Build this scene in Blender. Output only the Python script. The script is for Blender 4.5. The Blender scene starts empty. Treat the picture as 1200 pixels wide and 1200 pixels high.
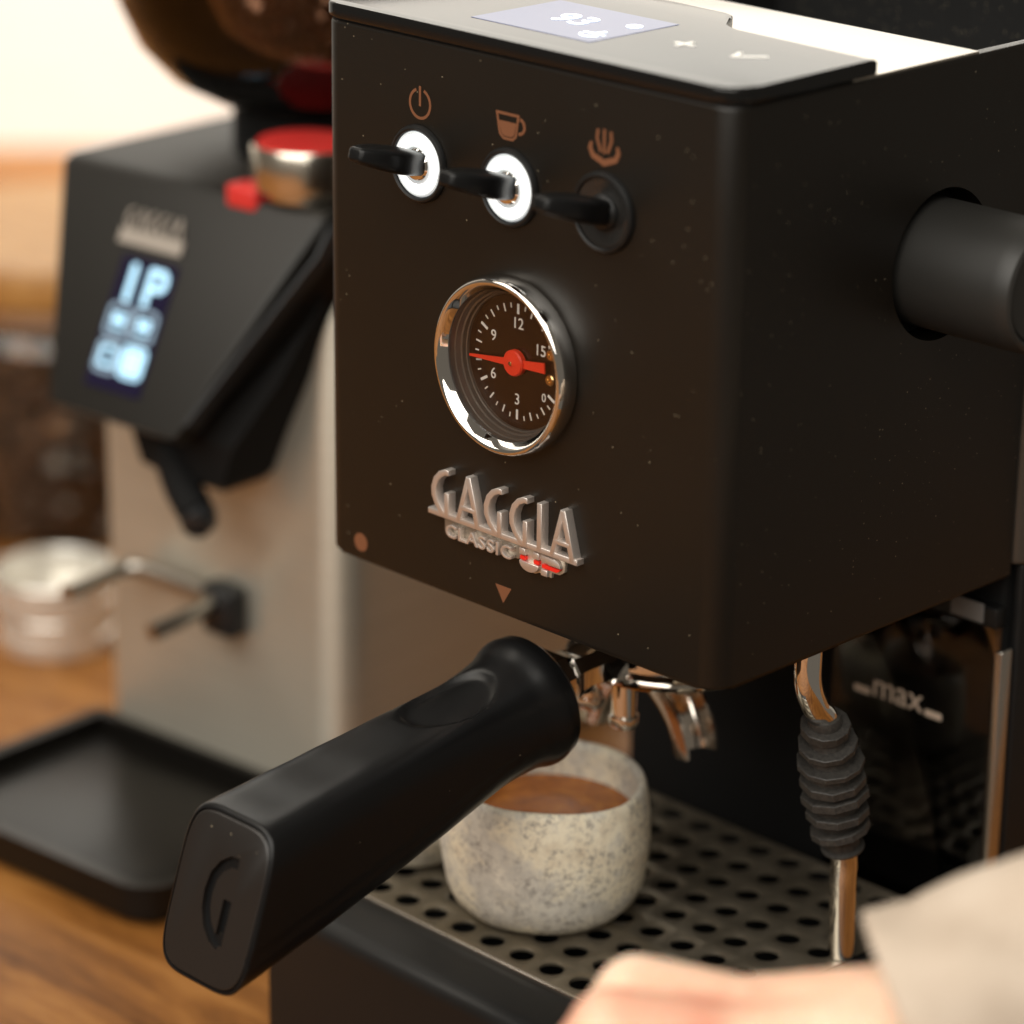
import bpy, bmesh, math, random
from mathutils import Vector, Matrix
import numpy as np
random.seed(7); rng = np.random.default_rng(7)
PI = math.pi
S = bpy.context.scene
COL = S.collection

# ------------------------------------------------------------------ camera
F_PX, YAW, PITCH, ROLL = 3840.0, -.7874, .3491, .0116
CAM = Vector((.8811, -.7774, .4414))
fwd = Vector((math.sin(YAW)*math.cos(PITCH), math.cos(YAW)*math.cos(PITCH), -math.sin(PITCH)))
rt0 = Vector((math.cos(YAW), -math.sin(YAW), 0)); up0 = rt0.cross(fwd)
rt = math.cos(ROLL)*rt0 + math.sin(ROLL)*up0
up = -math.sin(ROLL)*rt0 + math.cos(ROLL)*up0
cd = bpy.data.cameras.new('camera'); cam = bpy.data.objects.new('camera', cd); COL.objects.link(cam)
cam.matrix_world = Matrix(((rt.x, up.x, -fwd.x, CAM.x), (rt.y, up.y, -fwd.y, CAM.y), (rt.z, up.z, -fwd.z, CAM.z), (0, 0, 0, 1)))
cd.sensor_width = 36; cd.lens = F_PX/1200*36
cd.clip_start = .02; cd.clip_end = 60
cd.dof.use_dof = True; cd.dof.focus_distance = 1.165; cd.dof.aperture_fstop = 4.3
S.camera = cam

# ------------------------------------------------------------------ world, lamps, exposure
W = bpy.data.worlds.new('World'); S.world = W; W.use_nodes = True
bg = W.node_tree.nodes['Background']; bg.inputs[0].default_value = (1.0, .88, .72, 1); bg.inputs[1].default_value = .13
def area(name, loc, target, size, power, color=(1, .93, .84), sy=None):
    l = bpy.data.lights.new(name, 'AREA'); l.energy = power; l.color = color; l.size = size
    if sy: l.shape = 'RECTANGLE'; l.size_y = sy
    o = bpy.data.objects.new(name, l); COL.objects.link(o); o.location = loc
    o.rotation_euler = (Vector(target)-Vector(loc)).to_track_quat('-Z', 'Y').to_euler(); return o
area('window_lamp', (.55, -1.55, 1.45), (.1, 0, 0), 2.7, 70, (1, .955, .875), 1.9)
area('steel_fill', (-1.0, -1.0, 1.7), (-.1, .1, 0), 1.0, 14, (1, .92, .80))  # added fill from left front, brightens the grinder's steel
wl_ = area('wall_wash_fill', (-.55, .75, 2.0), (-1.05, 1.25, .55), 1.6, 31.5, (1, .985, .95), .5); wl_.data.spread = math.radians(75)  # added wash out of view, brightens the wall that the cap reflects
S.view_settings.view_transform = 'Standard'; S.view_settings.look = 'None'
S.view_settings.exposure = 0; S.view_settings.gamma = 1
S.cycles.use_denoising = True
S.cycles.max_bounces = 10; S.cycles.transparent_max_bounces = 24
S.cycles.sample_clamp_indirect = 6

# ------------------------------------------------------------------ materials
def mat(name, col=(.5, .5, .5), rough=.5, metal=0, spec=.5, coat=0, emit=None, es=1, trans=0, ior=1.5, sss=0):
    m = bpy.data.materials.new(name); m.use_nodes = True
    b = m.node_tree.nodes['Principled BSDF']; I = b.inputs
    I['Base Color'].default_value = (*col, 1); I['Roughness'].default_value = rough; I['Metallic'].default_value = metal
    I['Specular IOR Level'].default_value = spec; I['Coat Weight'].default_value = coat; I['IOR'].default_value = ior
    I['Transmission Weight'].default_value = trans
    if sss:
        I['Subsurface Weight'].default_value = sss; I['Subsurface Radius'].default_value = (.012, .004, .002); I['Subsurface Scale'].default_value = .6
    if emit: I['Emission Color'].default_value = (*emit, 1); I['Emission Strength'].default_value = es
    return m
def N(m, t, **kw):
    n = m.node_tree.nodes.new(t)
    for k, v in kw.items():
        if k[0] == '_': setattr(n, k[1:], v)
        else: n.inputs[k.replace('__', ' ')].default_value = v
    return n
def L(m, a, b): m.node_tree.links.new(a, b)
def P(m): return m.node_tree.nodes['Principled BSDF']
def coords(m, scale=(1, 1, 1)):
    t = N(m, 'ShaderNodeTexCoord'); mp = N(m, 'ShaderNodeMapping'); mp.inputs['Scale'].default_value = scale
    L(m, t.outputs['Object'], mp.inputs['Vector']); return mp.outputs['Vector']
def ramp(m, fac, stops):
    r = N(m, 'ShaderNodeValToRGB'); e = r.color_ramp.elements
    while len(e) < len(stops): e.new(.5)
    for i, (p, c) in enumerate(stops): e[i].position = p; e[i].color = (*c, 1) if len(c) == 3 else c
    L(m, fac, r.inputs[0]); return r.outputs[0]
def bump(m, h, strength=.1, dist=.001):
    b = N(m, 'ShaderNodeBump', Strength=strength, Distance=dist); L(m, h, b.inputs['Height']); L(m, b.outputs[0], P(m).inputs['Normal'])
def mixc(m, fac, a, b):
    x = N(m, 'ShaderNodeMix', _data_type='RGBA')
    L(m, fac, x.inputs[0])
    for s, v in ((6, a), (7, b)):
        if isinstance(v, tuple): x.inputs[s].default_value = (*v, 1)
        else: L(m, v, x.inputs[s])
    return x.outputs[2]
def math_(m, op, a, b=None):
    n = N(m, 'ShaderNodeMath', _operation=op)
    for i, v in enumerate((a, b)):
        if v is None: continue
        if isinstance(v, (int, float)): n.inputs[i].default_value = v
        else: L(m, v, n.inputs[i])
    return n.outputs[0]
def dusty(m, base, cell=420., size=.08, density=.12, dustcol=(.22, .185, .125), patch=9.):
    """lint and dust specks lying on a dark surface: small dots in clusters"""
    v = coords(m); vo = N(m, 'ShaderNodeTexVoronoi', Scale=cell*1.5); L(m, v, vo.inputs['Vector'])
    sep = N(m, 'ShaderNodeSeparateColor'); L(m, vo.outputs['Color'], sep.inputs[0])
    nz = N(m, 'ShaderNodeTexNoise', Scale=patch, Detail=2.); L(m, v, nz.inputs['Vector'])
    cl = math_(m, 'MULTIPLY', math_(m, 'POWER', nz.outputs[0], 3.), density*6)
    has = math_(m, 'LESS_THAN', sep.outputs[0], cl)
    rad = math_(m, 'MULTIPLY', math_(m, 'POWER', sep.outputs[1], 2.), size*2.2)
    dot = math_(m, 'LESS_THAN', vo.outputs['Distance'], rad)
    f = math_(m, 'MULTIPLY', has, dot)
    L(m, mixc(m, f, base, dustcol), P(m).inputs['Base Color'])
    return v
def powder(name, base, rough, dens=.1, spec=.5, cell=420.):
    m = mat(name, base, rough, spec=spec); v = dusty(m, base, density=dens, cell=cell)
    n = N(m, 'ShaderNodeTexNoise', Scale=2600., Detail=2.); L(m, v, n.inputs['Vector'])
    n2 = N(m, 'ShaderNodeTexNoise', Scale=14., Detail=3.); L(m, v, n2.inputs['Vector'])
    r = N(m, 'ShaderNodeMapRange'); r.inputs[3].default_value = rough-.05; r.inputs[4].default_value = rough+.06
    L(m, n2.outputs[0], r.inputs[0]); L(m, r.outputs[0], P(m).inputs['Roughness'])
    bump(m, n.outputs[0], .3, .0002); return m
def thin(name, tint, spec=(1, 1, 1), gloss_rough=.02, ior=1.5):
    m = bpy.data.materials.new(name); m.use_nodes = True; nt = m.node_tree; nt.nodes.remove(P(m))
    out = nt.nodes['Material Output']
    t = N(m, 'ShaderNodeBsdfTransparent', Color=(*tint, 1)); g = N(m, 'ShaderNodeBsdfGlossy', Color=(*spec, 1), Roughness=gloss_rough)
    fr = N(m, 'ShaderNodeFresnel', IOR=ior); x = N(m, 'ShaderNodeMixShader')
    L(m, fr.outputs[0], x.inputs[0]); L(m, t.outputs[0], x.inputs[1]); L(m, g.outputs[0], x.inputs[2]); L(m, x.outputs[0], out.inputs[0])
    return m

M_body = powder('black_powder_coat', (.0070, .0052, .0034), .38, .06, .42)
M_bodyg = powder('black_side_coat', (.0125, .0118, .0088), .42, .10)
M_rear = powder('black_gloss_cover', (.010, .010, .010), .35, .8, cell=300.)
M_cap = mat('black_glass_top', (.006, .006, .006), .13, ior=1.47)
M_black = mat('black_plastic', (.007, .007, .007), .45, spec=.4)
M_void = mat('black_matt', (.006, .006, .006), .8, spec=.2)
M_handle = mat('handle_plastic', (.0055, .0055, .0057), .31, spec=.26)
v = dusty(M_handle, (.0060, .0060, .0062), density=.03)
n = N(M_handle, 'ShaderNodeTexNoise', Scale=1700., Detail=2.); L(M_handle, v, n.inputs['Vector']); bump(M_handle, n.outputs[0], .05, .0002)
M_hcap = mat('handle_cap_plastic', (.012, .0095, .008), .36)
dusty(M_hcap, (.012, .0095, .008), density=.09, cell=330.)
M_knob = mat('knob_plastic', (.022, .021, .019), .46, spec=.45)
v = coords(M_knob); n = N(M_knob, 'ShaderNodeTexNoise', Scale=2200., Detail=3.); L(M_knob, v, n.inputs['Vector']); bump(M_knob, n.outputs[0], .15, .0002)
M_chrome = mat('chrome', (.86, .83, .79), .045, 1)
M_spout = mat('spout_chrome', (.80, .72, .64), .13, 1)
M_satin = mat('satin_steel', (.62, .58, .53), .26, 1)
M_satind = mat('dark_satin_steel', (.40, .37, .33), .3, 1)
M_badge = mat('badge_metal', (.80, .73, .68), .46, .9)
M_badgep = mat('badge_plate_metal', (.74, .69, .59), .5, .9)
M_badged = mat('badge_shaded_metal', (.42, .38, .32), .5, .9)  # darker copy of the plate metal, shadows around CLASSIC put into the colour
M_mirror = mat('polished_tray', (.60, .555, .49), .08, 1)
M_copper = mat('copper_print', (.20, .078, .036), .5, .15)
M_white = mat('white_print', (.75, .73, .70), .5)
M_lit = mat('lit_ring', (.9, .9, .9), .3, emit=(.97, 1, .97), es=1.0)
M_lens = mat('lens_edge_white', (.75, .78, .78), .12, emit=(.80, .92, 1), es=.32, coat=.5)
M_red = mat('red_needle', (.80, .045, .018), .35)
M_redp = mat('red_enamel', (.75, .02, .012), .35)
M_redb = mat('red_button_plastic', (.62, .035, .03), .4)
M_brass = mat('brass', (.78, .52, .24), .25, 1)
M_dial = mat('dial_face', (.016, .0055, .003), .25, spec=.4)
M_glass = thin('gauge_glass', (.97, .96, .95), (.8, .8, .8), .01, 1.22)
M_well = mat('gauge_well', (.16, .145, .13), .28, .6)
M_rubber = mat('rubber', (.030, .028, .025), .55)
v = coords(M_rubber); n = N(M_rubber, 'ShaderNodeTexNoise', Scale=900., Detail=4.); L(M_rubber, v, n.inputs['Vector'])
L(M_rubber, ramp(M_rubber, n.outputs[0], [(.35, (.024, .022, .020)), (.7, (.052, .047, .041))]), P(M_rubber).inputs['Base Color']); bump(M_rubber, n.outputs[0], .2, .0004)
M_tank = thin('tank_plastic', (.72, .69, .66), (.9, .9, .9), .05, 1.45)
M_tube = mat('silicone_tube', (.34, .34, .37), .4)
M_amber = mat('coffee', (.23, .072, .010), .22)
v = coords(M_amber); n = N(M_amber, 'ShaderNodeTexNoise', Scale=60., Detail=7., Distortion=2.2); L(M_amber, v, n.inputs['Vector'])
L(M_amber, ramp(M_amber, n.outputs[0], [(.30, (.20, .052, .004)), (.52, (.36, .105, .009)), (.74, (.52, .19, .022))]), P(M_amber).inputs['Base Color'])
M_grate = mat('grate_steel', (.30, .27, .22), .40, .75)
v = coords(M_grate); n = N(M_grate, 'ShaderNodeTexNoise', Scale=60., Detail=6.); L(M_grate, v, n.inputs['Vector'])
L(M_grate, ramp(M_grate, n.outputs[0], [(.3, (.21, .178, .13)), (.7, (.31, .268, .205))]), P(M_grate).inputs['Base Color'])
r = N(M_grate, 'ShaderNodeMapRange'); r.inputs[3].default_value = .24; r.inputs[4].default_value = .42; L(M_grate, n.outputs[0], r.inputs[0]); L(M_grate, r.outputs[0], P(M_grate).inputs['Roughness'])
# brushed steel of the grinder
M_steel = mat('brushed_steel', (.50, .45, .39), .36, .68)
v = coords(M_steel, (4, 4, 500)); n = N(M_steel, 'ShaderNodeTexNoise', Scale=2., Detail=3.); L(M_steel, v, n.inputs['Vector'])
L(M_steel, ramp(M_steel, n.outputs[0], [(.3, (.57, .535, .45)), (.7, (.69, .655, .565))]), P(M_steel).inputs['Base Color']); bump(M_steel, n.outputs[0], .04, .0005)
P(M_steel).inputs['Anisotropic'].default_value = .85
tg = N(M_steel, 'ShaderNodeTangent', _direction_type='RADIAL', _axis='Z'); L(M_steel, tg.outputs[0], P(M_steel).inputs['Tangent']); P(M_steel).inputs['Anisotropic Rotation'].default_value = .25
M_ghead = mat('grinder_black', (.009, .0078, .0060), .46, spec=.36)
M_gside = mat('grinder_trim', (.009, .0095, .0105), .38)
M_gtray = mat('grinder_tray_black', (.005, .0042, .0034), .30, spec=.3)
M_screen = mat('screen_glass', (.006, .005, .012), .15, emit=(.05, .03, .16), es=.12)
M_led = mat('screen_led', (.2, .3, .35), .4, emit=(.42, .72, .92), es=1.5)
M_ledd = mat('screen_led_dim', (.2, .25, .3), .4, emit=(.26, .40, .52), es=.75)
M_lcd = mat('machine_screen', (.02, .02, .025), .14, emit=(.10, .22, .75), es=.26)
M_lcdt = mat('machine_screen_text', (.5, .5, .5), .3, emit=(.8, .9, 1), es=1.5)
M_smoke = thin('smoked_hopper', (.74, .64, .58), (.75, .72, .70), .03, 1.5)
M_clear = thin('jar_glass', (.93, .92, .90), (.9, .9, .9), .02, 1.45)
def beanmat(name, a, b):
    m = mat(name, a, .38); v = coords(m); n = N(m, 'ShaderNodeTexNoise', Scale=70., Detail=3.); L(m, v, n.inputs['Vector'])
    L(m, ramp(m, n.outputs[0], [(.38, a), (.64, b)]), P(m).inputs['Base Color']); return m
M_bean = beanmat('roasted_beans', (.030, .012, .006), (.15, .060, .026))
M_bean2 = beanmat('jar_beans', (.020, .009, .004), (.13, .055, .022))
# ceramic of the cups
M_cup = mat('stoneware', (.5, .46, .38), .55)
v = coords(M_cup)
n1 = N(M_cup, 'ShaderNodeTexNoise', Scale=34., Detail=6., Roughness=.65); L(M_cup, v, n1.inputs['Vector'])
n2 = N(M_cup, 'ShaderNodeTexNoise', Scale=400., Detail=4., Roughness=.75); L(M_cup, v, n2.inputs['Vector'])
n3 = N(M_cup, 'ShaderNodeTexNoise', Scale=95., Detail=4., Distortion=1.); L(M_cup, v, n3.inputs['Vector'])
c1 = ramp(M_cup, n1.outputs[0], [(.30, (.66, .565, .42)), (.44, (.90, .83, .65)), (.56, (.62, .60, .54)), (.70, (.90, .86, .74))])
msk = math_(M_cup, 'MULTIPLY', ramp(M_cup, n2.outputs[0], [(.46, (0, 0, 0)), (.68, (1, 1, 1))]), ramp(M_cup, n3.outputs[0], [(.36, (.12, .12, .12)), (.58, (1, 1, 1))]))
L(M_cup, mixc(M_cup, msk, c1, (.27, .25, .225)), P(M_cup).inputs['Base Color']); bump(M_cup, n2.outputs[0], .25, .0006)
# wood
def wood(name, cols, ax=(1.2, 9, 9), sc=3.):
    m = mat(name, cols[1], .42); v = coords(m, ax)
    n = N(m, 'ShaderNodeTexNoise', Scale=sc, Detail=7., Roughness=.6, Distortion=1.6); L(m, v, n.inputs['Vector'])
    n2 = N(m, 'ShaderNodeTexNoise', Scale=sc*9, Detail=4., Roughness=.6); L(m, v, n2.inputs['Vector'])
    mx = math_(m, 'ADD', math_(m, 'MULTIPLY', n.outputs[0], .75), math_(m, 'MULTIPLY', n2.outputs[0], .25))
    L(m, ramp(m, mx, [(.30, cols[0]), (.50, cols[1]), (.70, cols[2])]), P(m).inputs['Base Color'])
    bump(m, n2.outputs[0], .15, .001); return m
M_wood = wood('oak_table', [(.085, .027, .005), (.265, .104, .022), (.45, .205, .055)], (2.2, 12, 12), 2.6)
P(M_wood).inputs['Specular IOR Level'].default_value = .22; P(M_wood).inputs['Roughness'].default_value = .5
M_lid = wood('pale_wood', [(.30, .13, .03), (.42, .21, .06), (.50, .28, .09)], (6, 30, 30), 2.)
M_wall = mat('white_wall', (.84, .82, .77), .9, spec=.1)
v = coords(M_wall); n = N(M_wall, 'ShaderNodeTexNoise', Scale=30., Detail=5.); L(M_wall, v, n.inputs['Vector']); bump(M_wall, n.outputs[0], .15, .004)
M_skin = mat('skin', (.70, .42, .29), .48, sss=.3)
v = coords(M_skin); n = N(M_skin, 'ShaderNodeTexNoise', Scale=26., Detail=3.); L(M_skin, v, n.inputs['Vector'])
n2 = N(M_skin, 'ShaderNodeTexVoronoi', Scale=520.); L(M_skin, v, n2.inputs['Vector'])
L(M_skin, ramp(M_skin, n.outputs[0], [(.28, (.80, .36, .25)), (.44, (.88, .55, .39)), (.62, (.93, .68, .51))]), P(M_skin).inputs['Base Color']); bump(M_skin, n2.outputs['Distance'], .12, .0006)
M_cloth = mat('beige_cloth', (.58, .50, .41), .9, spec=.15)
v = coords(M_cloth); w1 = N(M_cloth, 'ShaderNodeTexWave', Scale=420., Distortion=1.); L(M_cloth, v, w1.inputs['Vector'])
n = N(M_cloth, 'ShaderNodeTexNoise', Scale=50., Detail=5.); L(M_cloth, v, n.inputs['Vector'])
L(M_cloth, ramp(M_cloth, n.outputs[0], [(.3, (.52, .42, .33)), (.7, (.60, .50, .405))]), P(M_cloth).inputs['Base Color']); bump(M_cloth, w1.outputs[0], .2, .0006)

# ------------------------------------------------------------------ mesh helpers
def root(name, loc, label, cat, rz=0, group=None):
    o = bpy.data.objects.new(name, None); COL.objects.link(o); o.location = loc; o.rotation_euler = (0, 0, rz)
    o.empty_display_size = .02; tag(o, label, cat, group); return o
def tag(o, label, cat=None, group=None, kind=None):
    o['label'] = label
    if cat: o['category'] = cat
    if group: o['group'] = group
    if kind: o['kind'] = kind
    return o
def org(p):
    """origin of the thing a part belongs to (unrotated things author their parts in world coordinates)"""
    while p is not None and p.parent is not None: p = p.parent
    if p is None or p.get('_local'): return Vector((0, 0, 0))
    return Vector(p.location)
def fin(name, me, m, parent=None, ang=35):
    if me.users == 0 or True:
        for p in me.polygons: p.use_smooth = True
        if ang < 180: me.set_sharp_from_angle(angle=math.radians(ang))
    me.materials.clear(); me.materials.append(m)
    o = bpy.data.objects.new(name, me); COL.objects.link(o)
    if parent is not None: o.parent = parent
    return o
def mesh(name, V, Fc, m, parent=None, ang=35):
    g = org(parent); me = bpy.data.meshes.new(name)
    me.from_pydata([(x-g.x, y-g.y, z-g.z) for x, y, z in V], [], Fc); me.update()
    bm = bmesh.new(); bm.from_mesh(me); bmesh.ops.recalc_face_normals(bm, faces=bm.faces); bm.to_mesh(me); bm.free()
    return fin(name, me, m, parent, ang)
def bmobj(name, bm, m, parent=None, ang=35):
    g = org(parent); bmesh.ops.translate(bm, verts=bm.verts, vec=-g); bmesh.ops.recalc_face_normals(bm, faces=bm.faces)
    me = bpy.data.meshes.new(name); bm.to_mesh(me); bm.free(); return fin(name, me, m, parent, ang)
def boxbm(x0, x1, y0, y1, z0, z1, bev=0, seg=3):
    bm = bmesh.new(); bmesh.ops.create_cube(bm, size=1)
    for v in bm.verts: v.co = Vector(((x0+x1)/2+v.co.x*(x1-x0), (y0+y1)/2+v.co.y*(y1-y0), (z0+z1)/2+v.co.z*(z1-z0)))
    if bev: bmesh.ops.bevel(bm, geom=bm.edges[:], offset=bev, segments=seg, profile=.5, affect='EDGES')
    return bm
def box(name, x0, x1, y0, y1, z0, z1, m, parent=None, bev=0, seg=3): return bmobj(name, boxbm(x0, x1, y0, y1, z0, z1, bev, seg), m, parent)
def prismbm(pts, a, b, plane='xy', bev=0, seg=3, which='both'):
    """outline pts extruded from a to b along the axis normal to the plane, rims bevelled"""
    f = {'xy': lambda p, h: (p[0], p[1], h), 'xz': lambda p, h: (p[0], h, p[1]), 'yz': lambda p, h: (h, p[0], p[1])}[plane]
    bm = bmesh.new(); A = [bm.verts.new(f(p, a)) for p in pts]; B = [bm.verts.new(f(p, b)) for p in pts]; n = len(pts)
    fa = bm.faces.new(A[::-1]); fb = bm.faces.new(B)
    for i in range(n): bm.faces.new((A[i], A[(i+1) % n], B[(i+1) % n], B[i]))
    if bev:
        e = set()
        if which in ('both', 'a'): e |= set(fa.edges)
        if which in ('both', 'b'): e |= set(fb.edges)
        bmesh.ops.bevel(bm, geom=list(e), offset=bev, segments=seg, profile=.5, affect='EDGES')
    return bm
def prism(name, pts, a, b, m, parent=None, plane='xy', bev=0, seg=3, which='both', ang=35): return bmobj(name, prismbm(pts, a, b, plane, bev, seg, which), m, parent, ang)
def rrect(x0, x1, y0, y1, r, n=6):
    if not isinstance(r, (list, tuple)): r = [r]*4     # corners: x0y0, x1y0, x1y1, x0y1
    out = []
    for (cx, cy, a0), rr in zip(((x0, y0, PI), (x1, y0, 1.5*PI), (x1, y1, 0), (x0, y1, .5*PI)), r):
        sx = 1 if cx == x0 else -1; sy = 1 if cy == y0 else -1
        if rr <= 0: out.append((cx, cy)); continue
        for k in range(n+1):
            t = a0+k/n*PI/2; out.append((cx+sx*rr+rr*math.cos(t), cy+sy*rr+rr*math.sin(t)))
    return out
def ringmesh(rings, closed_u=True, cap0=True, cap1=True):
    V = [p for r in rings for p in r]; n = len(rings[0]); Fc = []
    for i in range(len(rings)-1):
        for j in range(n if closed_u else n-1):
            Fc.append((i*n+j, i*n+(j+1) % n, (i+1)*n+(j+1) % n, (i+1)*n+j))
    if cap0: Fc.append(tuple(range(n))[::-1])
    if cap1: Fc.append(tuple(range((len(rings)-1)*n, len(rings)*n)))
    return V, Fc
def lathe(name, prof, c, axis, m, parent=None, n=64, ang=35, cap0=True, cap1=True):
    """prof = (radius, height along axis); axis is a unit vector"""
    ax = Vector(axis).normalized(); t = Vector((0, 0, 1)) if abs(ax.z) < .9 else Vector((1, 0, 0))
    u = ax.cross(t).normalized(); w = ax.cross(u); c = Vector(c); R = []
    for r, h in prof: R.append([tuple(c+ax*h+(u*math.cos(2*PI*k/n)+w*math.sin(2*PI*k/n))*max(r, 1e-5)) for k in range(n)])
    V, Fc = ringmesh(R, True, cap0, cap1); return mesh(name, V, Fc, m, parent, ang)
def tubeverts(pts, r, n=20):
    pts = [Vector(p) for p in pts]; rr = r if isinstance(r, (list, tuple)) else [r]*len(pts); R = []; u = None
    for i, p in enumerate(pts):
        t = (pts[min(i+1, len(pts)-1)]-pts[max(i-1, 0)]).normalized()
        if u is None: u = t.orthogonal().normalized()
        u = (u-t*u.dot(t)).normalized(); w = t.cross(u)
        R.append([tuple(p+(u*math.cos(2*PI*k/n)+w*math.sin(2*PI*k/n))*rr[i]) for k in range(n)])
    return ringmesh(R)
def tube(name, pts, r, m, parent=None, n=20, ang=60): V, Fc = tubeverts(pts, r, n); return mesh(name, V, Fc, m, parent, ang)
def bez(pts, n=24):
    """Catmull-Rom through the points"""
    pts = [Vector(p) for p in pts]; q = [2*pts[0]-pts[1]]+pts+[2*pts[-1]-pts[-2]]; out = []
    for i in range(1, len(q)-2):
        for k in range(n):
            t = k/n; a, b, c, d = q[i-1:i+3]
            out.append(.5*((2*b)+(c-a)*t+(2*a-5*b+4*c-d)*t*t+(3*b-a-3*c+d)*t**3))
    return out+[pts[-1]]
def ribbon(pts, w, closed=False):
    """2-D stroke outline with mitred joints -> left, right polylines"""
    p = [Vector(q) for q in pts]; n = len(p); Lf, Rt = [], []
    for i in range(n):
        a = p[i-1] if (i > 0 or closed) else None; b = p[(i+1) % n] if (i < n-1 or closed) else None
        d1 = (p[i]-a).normalized() if a is not None else None; d2 = (b-p[i]).normalized() if b is not None else None
        d1 = d1 or d2; d2 = d2 or d1
        t = (d1+d2).normalized(); nn = Vector((-t.y, t.x)); k = 1/max(.45, nn.dot(Vector((-d1.y, d1.x))))
        ww = w[i] if isinstance(w, (list, tuple)) else w
        Lf.append(p[i]+nn*ww/2*k); Rt.append(p[i]-nn*ww/2*k)
    return Lf, Rt
def stroke_solid(pts, w, h0, h1, fr, closed=False):
    """ribbon extruded from h0 to h1; fr(u,v,h) -> world"""
    Lf, Rt = ribbon(pts, w, closed); n = len(pts); V = []
    for i in range(n): V += [fr(*Lf[i], h0), fr(*Rt[i], h0), fr(*Rt[i], h1), fr(*Lf[i], h1)]
    Fc = []
    for i in range(n if closed else n-1):
        a, b = 4*i, 4*((i+1) % n)
        for k in range(4): Fc.append((a+k, a+(k+1) % 4, b+(k+1) % 4, b+k))
    if not closed: Fc += [(0, 1, 2, 3), (4*n-1, 4*n-2, 4*n-3, 4*n-4)]
    return V, Fc
def join(parts):
    V, Fc = [], []
    for v, f in parts:
        k = len(V); V += list(v); Fc += [tuple(i+k for i in q) for q in f]
    return V, Fc
def poly_solid(pts, h0, h1, fr):
    n = len(pts); V = [fr(*p, h0) for p in pts]+[fr(*p, h1) for p in pts]
    return V, [tuple(range(n)), tuple(range(2*n-1, n-1, -1))]+[(i, (i+1) % n, n+(i+1) % n, n+i) for i in range(n)]
def arc(cx, cy, r, a0, a1, n=24, ry=None):
    return [(cx+r*math.cos(math.radians(a0+(a1-a0)*k/n)), cy+(ry or r)*math.sin(math.radians(a0+(a1-a0)*k/n))) for k in range(n+1)]
def front(u, v, h): return (u, h, v)              # plane of the machine's front: x, z, proud towards -y
def text_mesh(s, size, depth, bevel=0, space=1.0, xs=1.0):
    c = bpy.data.curves.new('t', 'FONT'); c.body = s; c.size = size; c.extrude = depth/2; c.bevel_depth = bevel; c.bevel_resolution = 1
    c.align_x = 'CENTER'; c.align_y = 'CENTER'; c.space_character = space; c.resolution_u = 4
    o = bpy.data.objects.new('t', c); COL.objects.link(o); bpy.context.view_layer.update()
    me = bpy.data.meshes.new_from_object(o.evaluated_get(bpy.context.evaluated_depsgraph_get()))
    V = [(v.co.x*xs, v.co.y, v.co.z) for v in me.vertices]; Fc = [tuple(p.vertices) for p in me.polygons]
    bpy.data.objects.remove(o); bpy.data.curves.remove(c); bpy.data.meshes.remove(me); return V, Fc
def text(name, s, size, depth, fr, m, parent, bevel=0, space=1., xs=1.):
    V, Fc = text_mesh(s, size, depth, bevel, space, xs); return mesh(name, [fr(*q) for q in V], Fc, m, parent)
def frame(o, ux, uy, uz):
    o, ux, uy, uz = map(Vector, (o, ux, uy, uz)); return lambda a, b, c: tuple(o+ux*a+uy*b+uz*c)
def cut(o, cutters):
    bm = bmesh.new(); bm.from_mesh(o.data); bmesh.ops.remove_doubles(bm, verts=bm.verts, dist=1e-6); bmesh.ops.recalc_face_normals(bm, faces=bm.faces); bm.to_mesh(o.data); bm.free()
    bpy.context.view_layer.update()
    for c in cutters:
        md = o.modifiers.new('b', 'BOOLEAN'); md.object = c; md.operation = 'DIFFERENCE'; md.solver = 'EXACT'
    bpy.context.view_layer.update()
    me = bpy.data.meshes.new_from_object(o.evaluated_get(bpy.context.evaluated_depsgraph_get()))
    o.modifiers.clear(); old = o.data; o.data = me; mm = old.materials[0]
    me.materials.clear(); me.materials.append(mm)
    for p in me.polygons: p.use_smooth = True; p.material_index = 0
    me.set_sharp_from_angle(angle=math.radians(30))
    for c in cutters: bpy.data.objects.remove(c)
    return o
def ray(px, py, D): return CAM+(rt*(px-600)/F_PX-up*(py-600)/F_PX+fwd)*D     # a direction of the photograph at depth D

# ------------------------------------------------------------------ setting
T = -.21
tt = box('table_top', -1.5, .46, -1.3, 1.0, T-.04, T, M_wood, None, .004); tag(tt, 'oiled brown oak table top under the machines', kind='structure')
wd = Vector((-.70, .714, 0)); wc = Vector((-.95, 1.15, 0)); wx = Vector((.714, .70, 0))
V = [tuple(wc+wx*a+wd*h+Vector((0, 0, z))) for h in (0, .1) for a, z in ((-3, -1.2), (3, -1.2), (3, 2.8), (-3, 2.8))]
wl = mesh('wall', V, [(0, 1, 2, 3), (7, 6, 5, 4), (0, 4, 5, 1), (1, 5, 6, 2), (2, 6, 7, 3), (3, 7, 4, 0)], M_wall); tag(wl, 'bright white plaster wall behind the machines', kind='structure')

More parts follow.
